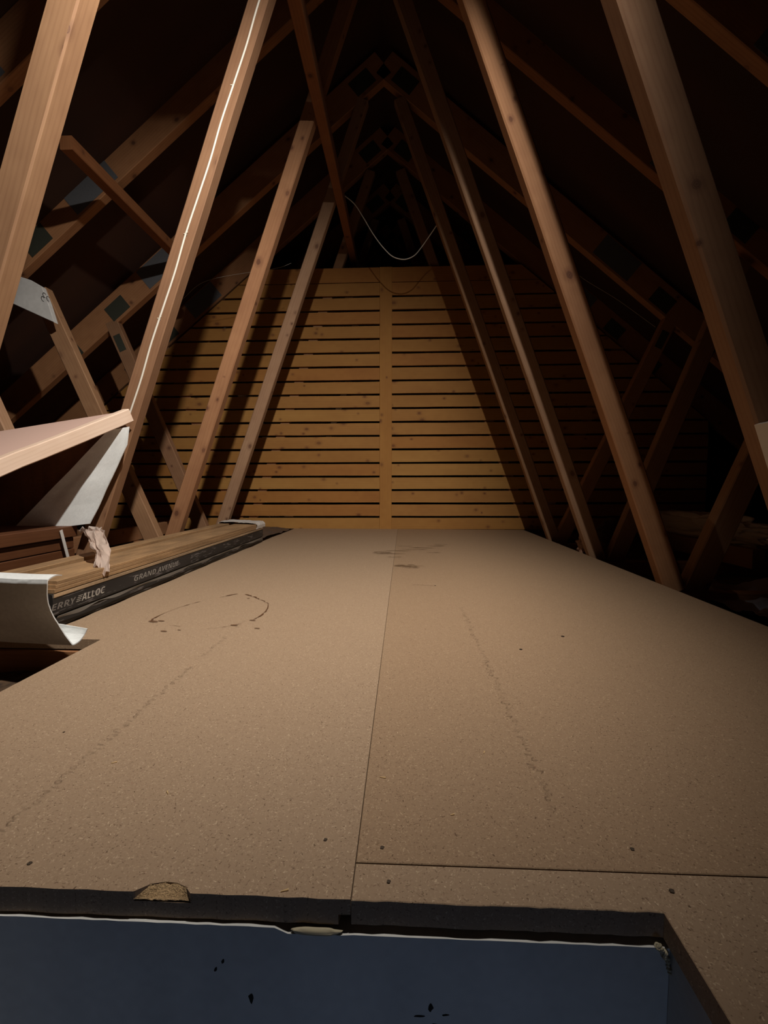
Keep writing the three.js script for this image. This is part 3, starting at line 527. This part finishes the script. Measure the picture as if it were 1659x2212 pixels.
{ // folded underlay with a curled hem, in front of the pile
  const W = 0.42;
  const prof = (s) => { // cross-section from back of the top fold, over the front, round the curl; s = 0 right end .. 1 left end
    const base = E(-0.66, -0.327, 0.893).add(new THREE.Vector3(-W * 0.952 * s, 0, -W * 0.12 * s));
    const out = new THREE.Vector3(0.25, 0, 1).normalize().multiplyScalar(-1);   // points to the back
    const r = 0.027, th = 1.55 + 1.6 * s, pts = [];
    const topR = new THREE.Vector3(0.001, 0.144, 0.06), back = new THREE.Vector3(-0.045, -0.010, -0.097 - 0.02 * s);
    for (let i = 0; i <= 5; i++) pts.push(base.clone().add(topR).addScaledVector(back, 1 - i / 5).add(new THREE.Vector3(0, 0.004 * Math.sin(i / 5 * Math.PI), 0)));
    for (let i = 1; i <= 12; i++) { const t = i / 12; pts.push(base.clone().addScaledVector(topR, 1 - t).add(new THREE.Vector3(-0.012 * Math.sin(t * Math.PI), 0, 0.006 * Math.sin(t * Math.PI)))); }
    for (let i = 1; i <= 14; i++) { const a = th * i / 14; pts.push(base.clone().addScaledVector(out, r * Math.sin(a)).add(new THREE.Vector3(0.028 * Math.sin(a / 2) * (1 - s), r * (1 - Math.cos(a)), 0))); }
    return pts;
  };
  const g = mesh('underlay_sheet', sheet((u, v) => { const p = lerpPts(prof(u), v); const front = v > 0.18 && v < 0.62 ? Math.sin((v - 0.18) / 0.44 * Math.PI) : 0; p.z += front * 0.0045 * (pnoise(u, v, 2, 22, 4) - 0.5) * 2; p.y += 0.0015 * noise3(u * 6, v * 5, 3); return p; }, 36, 70, 0.0022), M.foam);
  tag(g, 'folded white underlay sheet with a curled hem in front of the flooring pile', 'underlay');
}
{ // white board piece tucked over the short web
  const o = E(-1.66, 0.8, 2.09), s = new THREE.Shape([[-1.86, 0.93], [-1.735, 0.918], [-1.66, 0.893], [-1.612, 0.865], [-1.585, 0.79], [-1.562, 0.712], [-1.66, 0.757], [-1.755, 0.80], [-1.88, 0.85]].map(p => new THREE.Vector2(p[0] + 1.66, p[1] - 0.8)));
  const g = group('foam_board', o); tag(g, 'grey white board piece tucked over the short left web', 'foam board');
  mesh('board', new THREE.ExtrudeGeometry(s, { depth: 0.022, bevelEnabled: true, bevelSize: 0.002, bevelThickness: 0.002, bevelSegments: 2 }).translate(0, 0, -0.011), new THREE.MeshStandardMaterial({ map: foamTex, color: 0xd8d4d2, roughness: 0.8 }), g);
  const dk = new THREE.MeshStandardMaterial({ color: 0x1c1814, roughness: 0.7 });
  for (const [x, y] of [[0.062, 0.028], [0.054, 0.012], [0.078, 0.012]]) mesh('pen_mark', new THREE.TorusGeometry(0.009, 0.0012, 6, 20, 4.4).scale(0.7, 1.3, 1).rotateZ(0.5).translate(x, y, 0.0135), dk, g);
}
// ---------------------------------------------------------------- cords
M.cord = new THREE.MeshStandardMaterial({ color: 0xe2dccf, roughness: 0.5 });
M.thread = new THREE.MeshStandardMaterial({ color: 0xa8a096, roughness: 0.6 });
M.staple = new THREE.MeshStandardMaterial({ color: 0xcfc4b0, roughness: 0.5 });
{
  const pts = []; for (let i = 0; i <= 16; i++) { const y = 0.222 + (2.05 - 0.222) * i / 16; pts.push(E(-0.9958 + 0.357 * y + 0.0125 + 0.0022 * Math.sin(i * 2.1) - 0.006 * (1 - i / 16), y, 1.5404 - 0.0042)); }
  const g = group('white_cord', E(-0.9, 0.3, 1.536)), o = g.position.clone(); tag(g, 'white cord stapled straight down the left web', 'cord');
  mesh('cable', tube(pts, 0.0031, 120, 8).translate(-o.x, -o.y, -o.z), M.cord, g);
  for (const y of [0.535, 0.80, 1.25, 1.7]) { const x = -0.9958 + 0.357 * y + 0.0115 - 0.003 * (1 - y / 1.6); mesh('staple', mergeGeometries([new THREE.TorusGeometry(0.0045, 0.0012, 6, 14, Math.PI).rotateY(Math.PI / 2).rotateX(Math.PI / 2).rotateZ(-0.34), box(0.008, 0.003, 0.002, -0.008, 0, -0.001)]).translate(E(x, y, 1.5385).x - o.x, E(x, y, 0).y - o.y, -1.5385 - o.z), M.staple, g); }
}
{
  const P = [[-0.375, 1.70, 2.86], [-0.302, 1.66, 2.9], [-0.247, 1.579, 2.9], [-0.189, 1.484, 2.9], [-0.122, 1.397, 2.9], [-0.066, 1.348, 2.9], [0.003, 1.333, 2.9], [0.058, 1.354, 2.9], [0.099, 1.399, 2.9], [0.14, 1.446, 2.88], [0.20, 1.495, 2.795]].map(a => E(...a));
  tag(mesh('hanging_cord', tube(P, 0.0028, 120, 8), M.cord), 'thin white cord hanging in a loop between the webs above the slatted wall', 'cord');
  tag(mesh('thin_cord', tube([[0.96, 1.20, 2.79], [1.03, 1.155, 2.8], [1.21, 1.045, 2.8], [1.43, 0.885, 2.795]].map(a => E(...a)), 0.0011, 50, 6), M.thread), 'thin cord running down beside the right rafters', 'cord');
  tag(mesh('thin_cord', tube([[-0.66, 1.275, 2.795], [-0.72, 1.256, 2.8], [-1.19, 1.175, 2.8], [-1.31, 1.08, 2.795]].map(a => E(...a)), 0.0008, 50, 6), M.thread), 'thin cord stretched across the top left corner of the slatted wall', 'cord');
}
// ---------------------------------------------------------------- right side: junction box, plastic, wool tuft
{
  const g = group('junction_box', E(0.716, 0.078, 0.895)); tag(g, 'white plastic junction box on the nearest right web', 'box'); g.rotation.z = 0.34;
  M.whitePlastic = new THREE.MeshStandardMaterial({ color: 0xd6cfc8, roughness: 0.45 });
  const s = new THREE.Shape([[-0.026, -0.042], [0.022, -0.042], [0.022, 0.042], [-0.026, 0.042]].map(p => new THREE.Vector2(...p)));
  mesh('box_body', new THREE.ExtrudeGeometry(s, { depth: 0.066, bevelEnabled: true, bevelSize: 0.003, bevelThickness: 0.003, bevelSegments: 3 }).translate(0, 0, -0.036), M.whitePlastic, g);
  const l = new THREE.Shape([[-0.033, -0.045], [-0.027, -0.045], [-0.027, 0.045], [-0.033, 0.045]].map(p => new THREE.Vector2(...p)));
  mesh('box_lid', new THREE.ExtrudeGeometry(l, { depth: 0.066, bevelEnabled: true, bevelSize: 0.002, bevelThickness: 0.002, bevelSegments: 2 }).translate(0, 0, -0.036), M.whitePlastic, g);
}
function crumple(cx, cy, cz, sx, sy, sz, f, a, s) {
  const g = new THREE.IcosahedronGeometry(1, 24), p = g.attributes.position;
  for (let i = 0; i < p.count; i++) { const x = p.getX(i), y = p.getY(i), z = p.getZ(i), n = 1 + a * Math.abs(noise3(x * f, y * f, z * f, s)) * 1.6 - a * 0.5 + a * 0.4 * noise3(x * f * 2.7, y * f * 2.7, z * f * 2.7, s + 3); p.setXYZ(i, cx + x * sx * n, EYE + cy + Math.max(-0.8, y) * sy * n, -cz + z * sz * n); }
  return toCreasedNormals(g, 0.5);
}
M.bag = new THREE.MeshStandardMaterial({ color: 0xe2dedf, roughness: 0.32 });
tag(mesh('plastic_roll', crumple(1.74, -0.27, 2.8, 0.10, 0.10, 0.62, 4, 0.16, 3), M.bag), 'long white plastic wrapped roll behind the right runner', 'plastic roll');
tag(mesh('plastic_bag', crumple(1.64, -0.255, 1.93, 0.12, 0.085, 0.12, 5, 0.3, 5), M.bag), 'crumpled white plastic bag by the near end of the right runner', 'plastic bag');
tag(mesh('plastic_film', sheet((u, v) => { const x = 0.98 + 0.5 * u, z = 1.25 + 0.5 * v; return E(x, -0.372 + 0.022 * noise3(x * 14, z * 14, 4) + 0.012 * noise3(x * 37, z * 37, 6), z); }, 40, 40, 0.001), new THREE.MeshStandardMaterial({ color: 0x9a98a2, roughness: 0.3 })), 'bluish vapour film crumpled on the insulation at the right frame edge', 'plastic film');
tag(mesh('wool_tuft', crumple(0.882, -0.297, 2.26, 0.047, 0.062, 0.05, 4, 0.2, 9), new THREE.MeshStandardMaterial({ color: 0x9c7a64, roughness: 1 })), 'pinkish wool tuft at the foot of the third right web', 'insulation');

// ---------------------------------------------------------------- the lamp itself, out of the picture on the nearest right web
{
  const g = group('work_lamp', LAMP.clone()); tag(g, 'clip-on work lamp with metal shade on the nearest right web', 'lamp');
  const q = new THREE.Quaternion().setFromUnitVectors(new THREE.Vector3(0, -1, 0), AIM);
  const bulb = mesh('bulb', new THREE.SphereGeometry(0.021, 24, 16), new THREE.MeshStandardMaterial({ color: 0xffffff, emissive: new THREE.Color(1, 0.93, 0.84), emissiveIntensity: 3 }), g); bulb.castShadow = false;
  bulb.quaternion.copy(q);
  const shade = new THREE.LatheGeometry([[0.016, 0.075], [0.018, 0.05], [0.03, 0.034], [0.045, 0.024], [0.047, 0.024], [0.032, 0.036], [0.02, 0.052], [0.018, 0.077], [0.016, 0.075]].map(p => new THREE.Vector2(...p)), 32);
  const sh = mesh('lamp_shade', shade, new THREE.MeshStandardMaterial({ color: 0x999999, metalness: 0.6, roughness: 0.4, side: THREE.DoubleSide }), g); sh.quaternion.copy(q);
  const flap = new THREE.Shape(); flap.moveTo(-0.02, 0.03); flap.lineTo(0.05, 0.03); for (let i = 0; i <= 24; i++) { const a = 0.36 - 2.66 * i / 24, r = a > -0.5 ? 0.118 : a > -0.75 ? 0.102 : 0.086; flap.lineTo(r * Math.cos(a), r * Math.sin(a)); } flap.lineTo(-0.02, 0.03);
  const fm = mesh('shade_flap', new THREE.ExtrudeGeometry(flap, { depth: 0.0012, bevelEnabled: false, curveSegments: 24 }).rotateY(Math.PI / 2).translate(0.0225, 0, 0), sh.material, g); 
  const d = AIM.clone().multiplyScalar(-0.075);
  mesh('clamp', mergeGeometries([tube([d, d.clone().add(new THREE.Vector3(0.02, 0.01, 0.0)), new THREE.Vector3(0.055, 0.045, 0.045)], 0.006, 20, 8), box(0.03, 0.05, 0.02, 0.06, 0.045, 0.056)]), new THREE.MeshStandardMaterial({ color: 0x222222, roughness: 0.6 }), g);
}
renderer.render(scene, camera);
